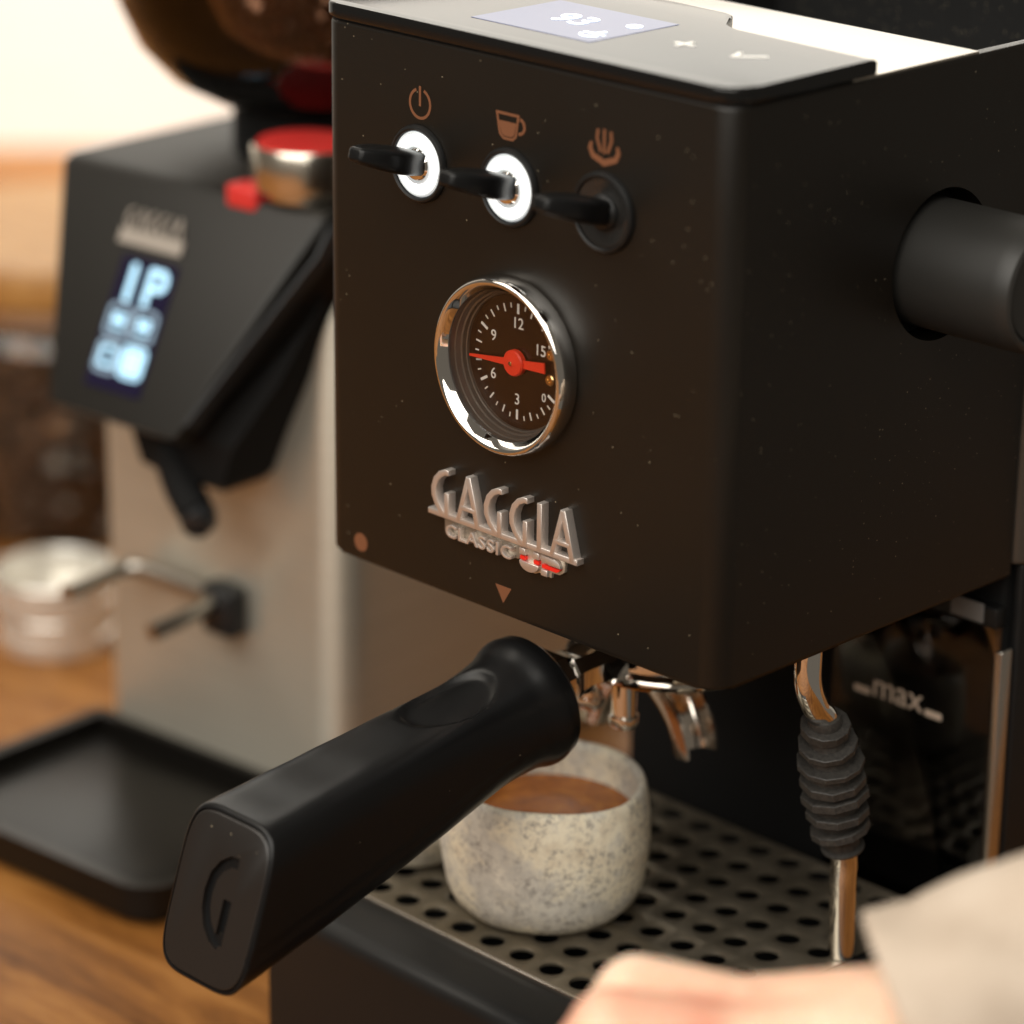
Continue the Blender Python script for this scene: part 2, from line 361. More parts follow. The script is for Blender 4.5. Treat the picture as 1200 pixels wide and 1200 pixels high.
# ------------------------------------------------------------------ espresso machine
H = .204; WX = .2
em = root('espresso_machine', (.1, .1, T), 'matte black espresso machine with a round pressure gauge and toggle switches', 'espresso machine')
ZW = .165      # floor of the filler well; below it the head is solid, above it a U around the well
hd = prism('housing', rrect(0, WX, 0, .165, [.009, .009, 0, 0], 8), 0, ZW, M_body, em, 'xy', .0016, 3, 'a', ang=40)
tag(hd, 'matte black box-shaped head with rounded corners')
kc = (WX, .1125, .1315)
cutter = lathe('cut', [(.0275, -.014), (.0275, .02)], kc, (1, 0, 0), M_void, None, 64); cutter.location = -em.location
cutter.location = (0, 0, 0)
gx, gz, YD = .1002, .0960, .0030      # gauge centre and depth of its dial below the panel
cut(hd, [cutter, lathe('cut', [(.0262, -.0075), (.0262, .01)], (gx, 0, gz), (0, -1, 0), M_void, None, 96)])
bm = bmesh.new(); bm.from_mesh(hd.data)
b2 = prismbm(rrect(0, WX, 0, .165, [.009, .009, 0, 0], 8)[:-1]+[(.1965, .165), (.1965, .1286), (.0035, .1286), (.0035, .165), (0, .165)], ZW, H, 'xy', .0014, 3, 'b')
bmesh.ops.translate(b2, verts=b2.verts, vec=-Vector(em.location)); bmesh.ops.recalc_face_normals(b2, faces=b2.faces)
me = bpy.data.meshes.new('tmp'); b2.to_mesh(me); b2.free(); bm.from_mesh(me); bpy.data.meshes.remove(me)
bm.to_mesh(hd.data); bm.free()
for p in hd.data.polygons: p.use_smooth = True
hd.data.set_sharp_from_angle(angle=math.radians(40))
lathe('knob_recess', [(.0272, -.0138), (.0272, -.0128)], kc, (1, 0, 0), M_void, em, 48)
# rear body, base, interior back
rb = prism('rear_body', rrect(.001, WX+.003, .1665, .255, [.002, .006, .008, .008]), .004, H-.001, mat('rear_panel_grey', (.11, .095, .08), .35, .5), em, 'xy', .002)
tag(rb, 'brown grey metal rear panel'); cut(rb, [box('cut', .0035, .1965, .1, .2465, ZW-.001, .3, M_void)])
box('column', .004, WX-.004, .168, .25, T+.012, .003, M_void, em, .002)
box('base', .002, WX-.002, -.012, .25, T+.006, T+.030, M_black, em, .003)
for fx in (.02, .18):
    for fy in (.01, .23): lathe('foot', [(.011, 0), (.012, .007)], (fx, fy, T), (0, 0, 1), M_rubber, em, 24)
# polished cup tray on top and raised black cover behind it
box('cup_tray', .0025, WX-.0012, .03, .1284, H-.003, H+.0008, M_mirror, em, .0004)
rc = mesh('filler_well', *join([poly_solid(q, 0, .002, fr_) for q, fr_ in (
    ([(.004, .1290), (.196, .1290), (.196, .246), (.004, .246)], lambda a, b, h: (a, b, ZW+.0006+h)),
    ([(.004, ZW+.0027), (.196, ZW+.0027), (.196, H+.0004), (.004, H+.0004)], lambda a, b, h: (a, .244+h, b)),
    ([(.1311, ZW+.0027), (.2438, ZW+.0027), (.2438, H-.0004), (.1311, H-.0004)], lambda a, b, h: (.0042+h, a, b)),
    ([(.1311, ZW+.0027), (.2438, ZW+.0027), (.2438, H-.0004), (.1311, H-.0004)], lambda a, b, h: (.1938+h, a, b)),
    ([(.0063, ZW+.0027), (.1937, ZW+.0027), (.1937, H+.0002), (.0063, H+.0002)], lambda a, b, h: (a, .1290+h, b)))]), M_rear, em)
tag(rc, 'dusty black water filler well')
# glossy top cap with notch
o_ = [(x, y) for x, y in rrect(-.0012, WX+.0012, -.0014, .0695, [.011, .011, .001, .001], 8)]
i_ = next(i for i, p in enumerate(o_) if p[0] > .19 and p[1] > .069)
back = [(WX+.0012, .0695), (.137, .0712), (.131, .0722), (.1275, .0745), (.1225, .085), (.119, .0893), (.114, .0912), (.090, .0912), (.066, .0912), (.061, .0893), (.0575, .085), (.0525, .0745), (.049, .0722), (.043, .0712), (-.0012, .0695)]
o_ = [p for p in o_ if p[1] < .06]
k_ = max(range(len(o_)), key=lambda i: (o_[i][0] > .1, o_[i][1]))
o2 = o_[:k_+1]+back+[] if k_ == len(o_)-1 else o_[:k_+1]+back+o_[k_+1:]
cp = prism('top_cap', o2, H+.0012, H+.0066, M_cap, em, 'xy', .0011, 3, ang=40); tag(cp, 'glossy black touch panel reflecting the bright wall')
prism('seam', rrect(.0006, WX-.0006, .0004, .06, [.0085, .0085, .001, .001], 8), H-.0004, H+.0014, M_void, em, 'xy')
zt = H+.0066
def capf(o): return frame((o[0], o[1], zt+.00012), (1, 0, 0), (0, 1, 0), (0, 0, 1))
dsp = prism('display', [(.0600, .0172), (.1180, .0172), (.1180, .0622), (.0600, .0622)], zt+.00004, zt+.00016, M_lcd, cp)
fD = frame((.0880, .0405, zt+.0003), (1, 0, 0), (0, 1, 0), (0, 0, 1))
text('digits', '93', .0185, .0002, fD, M_lcdt, dsp)
fs = frame((.1095, .0275, zt+.0003), (1, 0, 0), (0, 1, 0), (0, 0, 1))
V, Fc = join([stroke_solid(arc(0, 0, .0042, 200, 340, 10), .0013, -.0001, .0001, fs), stroke_solid([(-.0048, .001), (.0048, .001)], .0013, -.0001, .0001, fs), stroke_solid([(0, .002), (.001, .006)], .0012, -.0001, .0001, fs)])
mesh('cup_icon', V, Fc, M_lcdt, dsp)
fs = frame((.1105, .0475, zt+.0003), (1, 0, 0), (0, 1, 0), (0, 0, 1))
V, Fc = stroke_solid(arc(0, 0, .0024, 0, 360, 14)[:-1], .0012, -.0001, .0001, fs, True); mesh('degree_icon', V, Fc, M_lcdt, dsp)
M_touch = mat('touch_mark', (.75, .73, .68), .35, emit=(1, .97, .9), es=.2)
fs = capf((.1415, .0395)); V, Fc = join([stroke_solid([(-.0045, 0), (.0045, 0)], .0018, -.0001, .0001, fs), stroke_solid([(0, -.0045), (0, .0045)], .0018, -.0001, .00014, fs)]); mesh('plus_mark', V, Fc, M_touch, cp)
fs = capf((.1690, .0400)); V, Fc = stroke_solid([(-.0056, .0035), (-.0030, -.003), (.0055, .0048)], .0018, -.0001, .0001, fs); mesh('tick_mark', V, Fc, M_touch, cp)
fs = capf((.0345, .0415)); V, Fc = stroke_solid([(-.0045, 0), (.0045, 0)], .0018, -.0001, .0001, fs); mesh('minus_mark', V, Fc, M_touch, cp)

# printed icons on the front
def icon(name, parts, lab=None):
    V, Fc = join(parts); o = mesh(name, V, Fc, M_copper, em)
    if lab: tag(o, lab)
    return o
def st(pts, w, i=0, closed=False): return stroke_solid(pts, w, .0002, -.00012-i*.00003, front, closed)
icon('power_icon', [st(arc(.0523, .1809, .0052, 112, 428, 30), .00105), st([(.0523, .1872), (.0523, .1800)], .00105, 1)], 'copper power symbol')
c0, c1 = .0976, .1803
icon('cup_icon', [st([(c0-.0065, c1+.0045), (c0+.0040, c1+.0045), (c0+.0028, c1-.0028), (c0+.0012, c1-.0042), (c0-.0032, c1-.0042), (c0-.0050, c1-.0028)], .00095, 0, True),
                  poly_solid([(c0-.0055, c1+.0018), (c0+.0030, c1+.0018), (c0+.0021, c1-.0024), (c0+.0008, c1-.0034), (c0-.0028, c1-.0034), (c0-.0043, c1-.0024)], .0002, -.00018, front),
                  st(arc(c0+.0044, c1+.0010, .0026, -95, 80, 14), .00105, 2)], 'copper coffee cup symbol')
c0, c1 = .1424, .1806
icon('steam_icon', [st([(c0-.0060, c1+.0018), (c0-.0066, c1-.0004), (c0-.0052, c1-.0028), (c0-.0026, c1-.0036), (c0, c1-.0046), (c0+.0026, c1-.0036), (c0+.0052, c1-.0028), (c0+.0066, c1-.0004), (c0+.0060, c1+.0018)], [.0012, .0017, .002, .0022, .0022, .0022, .002, .0017, .0012]),
                    st([(c0-.0030, c1+.0066), (c0-.0034, c1+.0035), (c0-.0016, c1-.0010)], .0012, 1), st([(c0, c1+.0070), (c0, c1-.0014)], .0011, 2), st([(c0+.0030, c1+.0066), (c0+.0034, c1+.0035), (c0+.0016, c1-.0010)], .0012, 3)], 'copper steam symbol')
icon('round_mark', [poly_solid(arc(.0200, .0068, .0036, 0, 360, 28)[:-1], .0002, -.00012, front)], 'copper dot')
icon('triangle_mark', [poly_solid([(.0926, .0108), (.1008, .0108), (.0967, .0043)], .0002, -.00012, front)], 'copper triangle pointing down')

# toggle switches
def switch(x, z, lit):
    s = lathe('toggle_switch', [(.0141, .0003), (.0141, .0012), (.0136, .0021), (.0129, .0023), (.0122, .0019), (.0119, .0006)], (x, 0, z), (0, -1, 0), M_black, em, 56, cap0=False, cap1=False)
    tag(s, 'black toggle switch with a lit white ring' if lit else 'black toggle switch with an unlit ring')
    if lit: lathe('lit_ring', [(.0108, .0008), (.0108, .0013), (.0098, .0016), (.0076, .0017), (.0072, .0006)], (x, 0, z), (0, -1, 0), M_lit, s, 48, cap0=False, cap1=False); lathe('lens_edge', [(.0119, .0005), (.0119, .0012), (.0114, .0016), (.0109, .0014), (.0108, .0006)], (x, 0, z), (0, -1, 0), M_lens, s, 48, cap0=False, cap1=False); lathe('inner_ring', [(.0073, .0004), (.0073, .0015), (.0070, .0021), (.0064, .0021), (.0062, .0004)], (x, 0, z), (0, -1, 0), M_lens, s, 18, 20, cap0=False, cap1=False)
    else: lathe('unlit_ring', [(.0119, .0005), (.0119, .0012), (.0105, .0012), (.0088, .0002), (.0062, .0002)], (x, 0, z), (0, -1, 0), mat('dark_gloss_ring', (.02, .019, .018), .2), s, 48, cap0=False, cap1=False)
    lathe('ball_socket', [(.0064, 0), (.0064, .0014), (.0054, .0026), (.0038, .003)], (x, 0, z), (0, -1, 0), M_chrome if lit else M_black, s, 32)
    ax = Vector((0, -.965, .262)).normalized(); ux = Vector((1, 0, 0)); uz = ux.cross(ax)*-1
    R = []
    for d, w, t in ((-.001, .0044, .0040), (.004, .0052, .0044), (.008, .0068, .0046), (.013, .0084, .0046), (.019, .0088, .0043), (.024, .0078, .0038), (.028, .0060, .0032), (.0312, .0040, .0027), (.0322, .0032, .0023), (.0325, .0022, .0015)):
        c = Vector((x, 0, z))+ax*d; ring = []
        for k in range(40):
            a = 2*PI*k/40; cx, cz = math.cos(a), math.sin(a); e = 2/4.0
            ring.append(tuple(c+ux*w*math.copysign(abs(cx)**e, cx)+uz*t*math.copysign(abs(cz)**(2/5.0), cz)))
        R.append(ring)
    V, Fc = ringmesh(R); mesh('lever', V, Fc, M_handle, s, 50)
for x, lit in ((.0522, 1), (.0979, 1), (.1431, 0)): switch(x, .1592, lit)

# pressure gauge
ga = lathe('pressure_gauge', [(.0318, .0001), (.0325, .0016), (.0326, .0042), (.0323, .0064), (.0317, .0080), (.0309, .0089), (.0302, .0089), (.0294, .0082), (.0285, .0070), (.0275, .0055)], (gx, 0, gz), (0, -1, 0), M_chrome, em, 128, 60, cap0=False, cap1=False)
tag(ga, 'round pressure gauge with polished chrome bezel')
lathe('well', [(.0276, .0056), (.0273, .0046), (.0276, .0044), (.0272, .0026), (.0267, .0024), (.0261, .0006), (.0254, .0004), (.0252, -.0012), (.0247, -.0014), (.0245, -.0028)], (gx, 0, gz), (0, -1, 0), M_well, ga, 96, 30, cap0=False, cap1=False)
dial = lathe('dial', [(.0246, .0003), (.0246, .0006)], (gx, YD, gz), (0, -1, 0), M_dial, ga, 96)
def dl(rad, a): a = math.radians(a); return (gx+rad*math.cos(a), gz+rad*math.sin(a))
for k in range(31):
    a = 330-10*k
    big, med = k % 6 == 0, k % 2 == 0
    r0 = .0176 if big else .0184 if med else .0196
    V, Fc = stroke_solid([dl(r0, a), dl(.0213, a)], .0010 if big else .0006 if med else .0005, YD-.0004, YD-.00075, front); mesh('tick', V, Fc, M_white, dial)
for s, a in (('0', 322), ('3', 270), ('6', 210), ('9', 150), ('12', 90), ('15', 30)):
    p = dl(.0168 if s == '0' else .0130 if s == '15' else .0140, a); text('numeral', s, .0044 if s == '0' else .0058, .0002, frame((p[0], YD-.0007, p[1]), (1, 0, 0), (0, 0, 1), (0, -1, 0)), M_white, dial)
ap = math.radians(185)
nd = frame((gx, YD-.0022, gz), (math.cos(ap), 0, math.sin(ap)), (-math.sin(ap), 0, math.cos(ap)), (0, -1, 0))
V, Fc = poly_solid([(.0228, .0004), (.0228, -.0004), (.004, -.0013), (-.004, -.0014), (-.0150, -.0019), (-.0150, .0019), (-.004, .0014), (.004, .0013)], -.0003, .0003, nd)
ne = mesh('needle', V, Fc, M_red, ga); tag(ne, 'orange red needle')
lathe('needle_hub', [(.0048, .0012), (.0048, .0030), (.0043, .0036), (.0012, .0037), (.0004, .0040)], (gx, YD, gz), (0, -1, 0), M_red, ne, 40)
lathe('needle_pin', [(.0008, .0036), (.0008, .0042), (.0004, .0044)], (gx-.0004, YD, gz), (0, -1, 0), M_brass, ne, 14)
for p in ((gx+.0166, gz+.0062), (gx+.0162, gz-.0030)):
    lathe('dial_screw', [(.0021, .0004), (.0021, .0010), (.0017, .0014), (.0009, .0014), (.0007, .0010), (.0002, .0010)], (p[0], YD, p[1]), (0, -1, 0), M_brass, dial, 24)
lathe('glass', [(.0274, .0048), (.0274, .0052)], (gx, 0, gz), (0, -1, 0), M_glass, ga, 64)

# maker's badge: GAGGIA over CLASSIC UP
bd = None
def badge_piece(name, parts, m=M_badge, parent=None, bev=.00018):
    V, Fc = join(parts); g = org(em); me = bpy.data.meshes.new(name)
    me.from_pydata([(x-g.x, y-g.y, z-g.z) for x, y, z in V], [], Fc); bm = bmesh.new(); bm.from_mesh(me)
    bmesh.ops.recalc_face_normals(bm, faces=bm.faces)
    if bev:
        try: bmesh.ops.bevel(bm, geom=[e for e in bm.edges if all(v.co.y+g.y < -.001 for v in e.verts) and e.calc_face_angle(0) > 1.0], offset=bev, segments=2, profile=.5, affect='EDGES')
        except Exception: pass
    bm.to_mesh(me); bm.free(); return fin(name, me, m, parent or em, 40)
YB = -.0036
bd = badge_piece('badge', [stroke_solid([(.0606, .0316), (.1366, .0316)], .0021, 0, YB, front)]); tag(bd, 'brushed metal lettering badge with red accents')
def bs(pts, w=.0022, i=0): return stroke_solid(pts, w, 0, YB-.00006-.00005*i, front)
def gG(x):      # open arc and short stem
    return [bs([(x+.0094, .0482), (x+.0075, .0482), (x+.0050, .0470), (x+.0028, .0446), (x+.0016, .0412), (x+.0018, .0382), (x+.0034, .0351), (x+.0058, .0326), (x+.0078, .0313)], [.0020, .0022, .0023, .0024, .0024, .0024, .0023, .0021, .0019]),
            bs([(x+.0084, .0404), (x+.0084, .0310)], .0022, 1)]
def gA(x):
    return [bs([(x, .0312), (x+.0052, .0492)], .0020, 0), bs([(x+.0104, .0312), (x+.0053, .0492)], .0024, 1), bs([(x+.0017, .0370), (x+.0087, .0370)], .0017, 2)]
for nm, pc in (('letter_g', gG(.0619)), ('letter_a', gA(.0762)), ('letter_g', gG(.0893)), ('letter_g', gG(.1023)), ('letter_i', [bs([(.1178, .0490), (.1178, .0312)], .0023)]), ('letter_a', gA(.1240))): badge_piece(nm, pc, M_badge, bd)
badge_piece('badge_plate', [poly_solid([(.0668, .0300), (.1070, .0300), (.1070, .0252), (.1050, .0239), (.0690, .0232), (.0668, .0252)], 0, -.0010, front)], M_badged, bd)
text('small_lettering', 'CLASSIC', .0068, .0020, frame((.0866, -.0022, .0258), (1, 0, 0), (0, 0, 1), (0, -1, 0)), M_badge, bd, .00016, 1.12, 1.24)
badge_piece('badge_plate', [poly_solid([(.1066, .0303), (.1283, .0303), (.1288, .0285), (.1284, .0252), (.1262, .0236), (.1222, .0234), (.1220, .0214), (.1182, .0214), (.1160, .0218), (.1140, .0208), (.1095, .0208), (.1068, .0232)], 0, -.0013, front)], M_badgep, bd)
def blk(p, i=0): return poly_solid(p, 0, -.0030-.00005*i, front)
def rc4(a, b, c, d): return [(a, c), (b, c), (b, d), (a, d)]
badge_piece('letter_u', [blk(rc4(.1074, .1102, .0272, .0296)), blk(rc4(.1143, .1171, .0272, .0296)), blk([(.1074, .0248)]+[(.11225+.0049*math.cos(a), .0248+.0034*math.sin(a)) for a in [PI+PI*k/14 for k in range(15)]][1:-1]+[(.1171, .0248), (.1143, .0248), (.1102, .0248)][0:1])], M_badge, bd)
badge_piece('letter_p', [blk([(.1184, .0272), (.1184, .0296), (.1245, .0296)]+[(.1245+.0034*math.cos(a), .0270+.0026*math.sin(a)) for a in [PI/2-PI/2*k/8 for k in range(9)]]+[(.1279, .0268), (.1222, .0268), (.1218, .0272)]), blk(rc4(.1184, .1214, .0220, .0243))], M_badge, bd)
badge_piece('red_accent', [blk(rc4(.1075, .1101, .0252, .0266), -8), blk(rc4(.1144, .1170, .0252, .0266), -8), blk([(.1185, .0248), (.1185, .0262), (.1275, .0262), (.1269, .0254), (.1257, .0248)], -8)], M_redp, bd, 0)

# steam knob on the side
kn = lathe('steam_knob', [(.0232, -.012), (.0232, .0380), (.0230, .0425), (.0221, .0450), (.0208, .0458), (.0200, .0452), (.0194, .0436), (.0188, .0434), (.0182, .0442), (.0120, .0446)], kc, (1, 0, 0), M_knob, em, 96, 30)
tag(kn, 'dark grey round steam knob')

# group head, steam wand
GY = .087; GXc = .0985
grp = lathe('group_head', [(.046, .002), (.046, -.010), (.043, -.013), (.038, -.013)], (GXc, GY, 0), (0, 0, 1), M_black, em, 64)
lathe('gasket_ring', [(.0375, -.0128), (.0375, -.0165), (.034, -.017)], (GXc, GY, 0), (0, 0, 1), M_chrome, grp, 64)
for a in (25, 95, 155, 265): 
    a = math.radians(a); lathe('group_bolt', [(.0042, -.012), (.0042, -.0165), (.0032, -.018)], (GXc+.042*math.cos(a), GY+.042*math.sin(a), 0), (0, 0, 1), M_satin, grp, 6)
wp = bez([(.1900, .0608, .010), (.1900, .0612, -.0034), (.1900, .0616, -.0160), (.1900, .0660, -.0262), (.1900, .0728, -.0352), (.1900, .0800, -.0620), (.1900, .0868, -.0915), (.1900, .0872, -.1045), (.1900, .0880, -.1240), (.1900, .0882, -.1345)], 8)
wn = tube('steam_wand', wp, .0051, M_chrome, em, 28); tag(wn, 'chrome steam wand with black rubber grip')
# ribbed rubber grip
gp = [Vector((.1900, .0714, -.0325)), Vector((.1900, .0860, -.0893))]; gax = (gp[1]-gp[0]).normalized(); gl = (gp[1]-gp[0]).length
def gr(t): return .0062+.0050*math.sin(min(1, max(0, t)*1.06)*PI*.93)**.8
prof = [(.0055, -.0002)]+[(gr(k/40), gl*k/40) for k in range(41)]+[(.0072, gl+.0003), (.0055, gl+.0006)]
g_ = lathe('rubber_grip', [(.0060, 0)]+[(max(.0064, gr(k/40)-.0020), gl*k/40) for k in range(1, 40)]+[(.0082, gl*.985), (.0080, gl), (.0055, gl)], gp[0], gax, M_rubber, wn, 48)
for k in range(7):
    t = .06+k*.132; c = gp[0]+gax*gl*t; r = gr(t)+.0018; bm = bmesh.new()
    rg = random.Random(40+k); r += rg.uniform(-.0006, .0007); hh = rg.uniform(.0012, .0021)
    tilt = (gax+Vector((-.20*(1-k/3.5)+rg.uniform(-.07, .07), .10*(1-k/3.5)+rg.uniform(-.07, .07), 0))).normalized()
    lathe('grip_rib', [(r-.005, -hh-.0003), (r-.0004, -hh), (r, -hh+.0003), (r, hh-.0003), (r-.0004, hh), (r-.005, hh+.0003)], c+gax*rg.uniform(-.0006, .0006), tilt, M_rubber, g_, rg.choice((9, 10, 11)), 20); bm.free()

# drip tray with perforated grate
ZG = -.135
pf = [( -.0095, ZG-.0015), (-.0265, ZG-.0030), (-.0305, ZG-.0042), (-.0328, ZG-.0068), (-.0335, ZG-.0105), (-.0335, T+.010), (-.030, T+.007), (.150, T+.007), (.150, ZG-.014), (-.004, ZG-.014), (-.0085, ZG-.0045)]
dt = prism('drip_tray', pf, .001, WX-.001, M_black, em, 'yz', .0012, 2); tag(dt, 'black drip tray with a rounded front')
box('tray_side', .001, .0055, -.006, .160, ZG-.014, ZG-.0004, M_black, dt, .0008); box('tray_side', WX-.0055, WX-.001, -.006, .160, ZG-.014, ZG-.0004, M_black, dt, .0008)
box('grate_lip', .0058, WX-.0058, -.0098, -.0080, ZG-.002, ZG+.0011, M_satin, dt, .0004)
def grate():
    V, Fc = [], []; p, ry, hr = .0157, .0166, .0048; x0, x1 = .0060, .1940; ystart = -.0078; th = .0014; m = 24
    def quadbox(a, b, c, d):
        k = len(V); V.extend([(a, c, ZG), (b, c, ZG), (b, d, ZG), (a, d, ZG)]); Fc.append((k, k+1, k+2, k+3))
    quadbox(x0, x1, ystart, -.0063)
    for j in range(9):
        yc = -.0063+ry*(j+.5); a0 = x0+.0008+(.0438-.0037*j-p/2-x0-.0008) % p; nx = int((x1-a0-.0008)//p)
        quadbox(x0, a0, yc-ry/2, yc+ry/2); quadbox(a0+nx*p, x1, yc-ry/2, yc+ry/2)
        for i in range(nx):
            xc = a0+p*(i+.5); k = len(V)
            for q in range(m):
                a = 2*PI*q/m; c, s = math.cos(a), math.sin(a); t = min((p/2)/max(abs(c), 1e-6), (ry/2)/max(abs(s), 1e-6))
                ca = math.atan2(ry, p)
                V.append((xc+t*c, yc+t*s, ZG))
            # make sure the four corners are met: move the nearest boundary sample onto each corner
            for sx in (-1, 1):
                for sy in (-1, 1):
                    b = min(range(m), key=lambda q: (V[k+q][0]-xc-sx*p/2)**2+(V[k+q][1]-yc-sy*ry/2)**2); V[k+b] = (xc+sx*p/2, yc+sy*ry/2, ZG)
            for rr, zz in ((hr+.0004, ZG), (hr, ZG-.0003), (hr, ZG-th)):
                for q in range(m): a = 2*PI*q/m; V.append((xc+rr*math.cos(a), yc+rr*math.sin(a), zz))
            for lv in range(3):
                for q in range(m): Fc.append((k+lv*m+q, k+lv*m+(q+1) % m, k+(lv+1)*m+(q+1) % m, k+(lv+1)*m+q))
    return V, Fc
V, Fc = grate(); gt = mesh('grate', V, Fc, M_grate, dt, 40); tag(gt, 'perforated metal drip grate with rows of round holes')
box('tray_well', .006, WX-.006, -.0075, .158, ZG-.0135, ZG-.012, M_void, dt)

# water tank under the head, at the back right
YT = .1635
tk = bmobj('water_tank', boxbm(.118, WX-.0035, YT, YT+.004, -.150, -.022, .001), M_tank, em); tag(tk, 'smoky clear water tank with a max line')
box('tank_rim', .118, WX-.003, YT-.0012, YT+.0048, -.0218, -.0135, M_black, tk, .0008)
box('tank_latch', .176, .1915, YT-.0022, YT-.0014, -.0205, -.0125, mat('latch_grey', (.16, .155, .15), .4), tk, .0004)
text('max_mark', 'max', .0150, .0002, frame((.1515, YT-.0003, -.0620), (1, 0, 0), (0, 0, 1), (0, -1, 0)), mat('max_print', (.62, .50, .40), .5), tk)
for a, b, z in ((.1300, .1378, -.0655), (.1655, .1735, -.0655)): box('max_line', a, b, YT-.0005, YT-.0002, z-.0014, z+.0014, bpy.data.materials['max_print'], tk)
tube('tank_hose', bez([(.144, YT+.018, -.02), (.143, YT+.018, -.06), (.143, YT+.018, -.095), (.150, YT+.018, -.120), (.166, YT+.018, -.140)], 8), .0075, M_tube, tk, 20)
tube('tank_hose', bez([(.186, YT+.012, -.02), (.187, YT+.012, -.08), (.187, YT+.012, -.145)], 8), .0055, M_tube, tk, 16)
box('tank_interior', .112, WX-.004, YT+.028, YT+.030, -.16, -.012, M_void, tk)
box('side_trim', WX-.0030, WX+.0005, YT-.001, YT+.006, -.17, -.030, M_satin, em, .0008)
box('side_column', WX-.0025, WX+.0015, YT+.0075, YT+.08, T+.02, .0035, M_black, em, .001)

# ------------------------------------------------------------------ portafilter
pfl = root('portafilter', (GXc, GY, -.045), 'chrome portafilter with a thick black handle locked under the machine', 'portafilter')
c = (GXc, GY, 0)
ba = lathe('basket_holder', [(.030, -.0400), (.0335, -.0388), (.0352, -.036), (.0358, -.032), (.0358, -.0215), (.0375, -.0205), (.0378, -.0178), (.0365, -.0172), (.0320, -.0172)], c, (0, 0, 1), M_chrome, pfl, 96, 30)
lathe('bottom_flange', [(.0300, -.0378), (.0385, -.0381), (.0392, -.0388), (.0385, -.0397), (.020, -.0412)], c, (0, 0, 1), M_chrome, ba, 96, 30)
for a in (-30, 150):
    a = math.radians(a); d = Vector((math.cos(a), math.sin(a), 0)); e = Vector((-d.y, d.x, 0)); p = Vector(c)+d*.040
    V = [tuple(p+d*u+e*v+Vector((0, 0, z))) for u, v, z in ((-.005, -.009, -.026), (.005, -.008, -.026), (.005, .008, -.026), (-.005, .009, -.026), (-.005, -.009, -.0205), (.005, -.008, -.0205), (.005, .008, -.0205), (-.005, .009, -.0205))]
    mesh('lug', V, [(0, 3, 2, 1), (4, 5, 6, 7), (0, 1, 5, 4), (1, 2, 6, 5), (2, 3, 7, 6), (3, 0, 4, 7)], M_chrome, ba)
for dx, dy in ((-.016, -.026), (.006, -.030)): lathe('stud', [(.0050, -.040), (.0050, -.0535), (.0058, -.0542), (.0060, -.0565), (.0050, -.0588), (.0028, -.0596)], (GXc+dx, GY+dy, 0), (0, 0, 1), M_chrome, ba, 24, 40)
# double spout: two open curved channels
sp = lathe('spout_boss', [(.0105, -.040), (.0105, -.0505), (.0085, -.053), (.004, -.054)], c, (0, 0, 1), M_chrome, pfl, 32)
for sgn in (1, -1):
    R = []; 
    for k in range(19):
        t = k/18; a = t*PI*.47; cx = (-.0250 if sgn > 0 else -.008)+.0395*math.sin(a); cz = -.0450-.0345*(1-math.cos(a)); tx, tz = math.cos(a), -math.sin(a); nx, nz = math.sin(a), math.cos(a)
        w = .0098-.0010*t; dp = .0110-.0020*t; th = .0016; ring = []
        for (u, h) in ((-w, dp*.62), (-w, 0), (-w*.72, -dp*.36), (0, -dp*.5), (w*.72, -dp*.36), (w, 0), (w, dp*.62), (w-th, dp*.62), (w-th, 0), ((w-th)*.7, -dp*.2), (0, -dp*.32), (-(w-th)*.7, -dp*.2), (-(w-th), 0), (-(w-th), dp*.62)):
            ring.append((GXc+sgn*(cx+nx*h), GY+u, cz+nz*h))
        R.append(ring)
    V, Fc = ringmesh(R); mesh('spout', V, Fc, M_spout, pfl, 75)
# neck
R = []
for y, w, h, zc in ((.056, .0120, .0105, -.0310), (.046, .0100, .0085, -.0320), (.036, .0082, .0078, -.0328), (.030, .0090, .0090, -.0332), (.024, .0125, .0125, -.0336), (.016, .0125, .0125, -.0342)):
    R.append([(GXc+w*u, y, zc+h*v) for u, v in ((-1, -.4), (-.55, -1), (.55, -1), (1, -.4), (1, .45), (.55, 1), (-.55, 1), (-1, .45))])
V, Fc = ringmesh(R); nk = mesh('neck', V, Fc, M_chrome, pfl, 20)
# handle: swept super-ellipse, oblique end, flared collar, thumb scoop
A = Vector((GXc, .0175, -.0355)); B = Vector((GXc, -.1375, -.0665)); axl = (B-A).length; ad = (B-A).normalized(); au = Vector((1, 0, 0)); av = au.cross(ad); av = av if av.z > 0 else -av
def lerp(tab, s):
    for (a, p), (b, q) in zip(tab, tab[1:]):
        if s <= b:
            t = (s-a)/(b-a); t = t*t*(3-2*t); return [x+(y-x)*t for x, y in zip(p, q)]
    return tab[-1][1]
_cache = {}
def sect(s):
    """station table smoothed along the handle"""
    key = round(s, 6)
    if key not in _cache:
        if s < .010: _cache[key] = lerp(tab, s)
        else:
            ws = [(math.exp(-(d/.55)**2), lerp(tab, min(.158, max(.004, s+d*.016*min(1, (s-.009)/.02))))) for d in [k/6 for k in range(-8, 9)]]
            tot = sum(w for w, _ in ws); _cache[key] = [sum(w*q[i] for w, q in ws)/tot for i in range(3)]
    return _cache[key]
tab = [(0, (.0205, .0215, 2.0)), (.0035, (.0240, .0250, 2.0)), (.008, (.0245, .0258, 2.05)), (.020, (.0208, .0218, 2.3)), (.034, (.0186, .0200, 2.7)), (.050, (.0186, .0203, 3.6)), (.075, (.0194, .0214, 4.6)), (.100, (.0204, .0230, 5.0)), (.130, (.0216, .0249, 4.9)), (.158, (.0227, .0265, 4.8))]
NA = 96; R = []; NS = 150
SL = math.tan(math.radians(30))
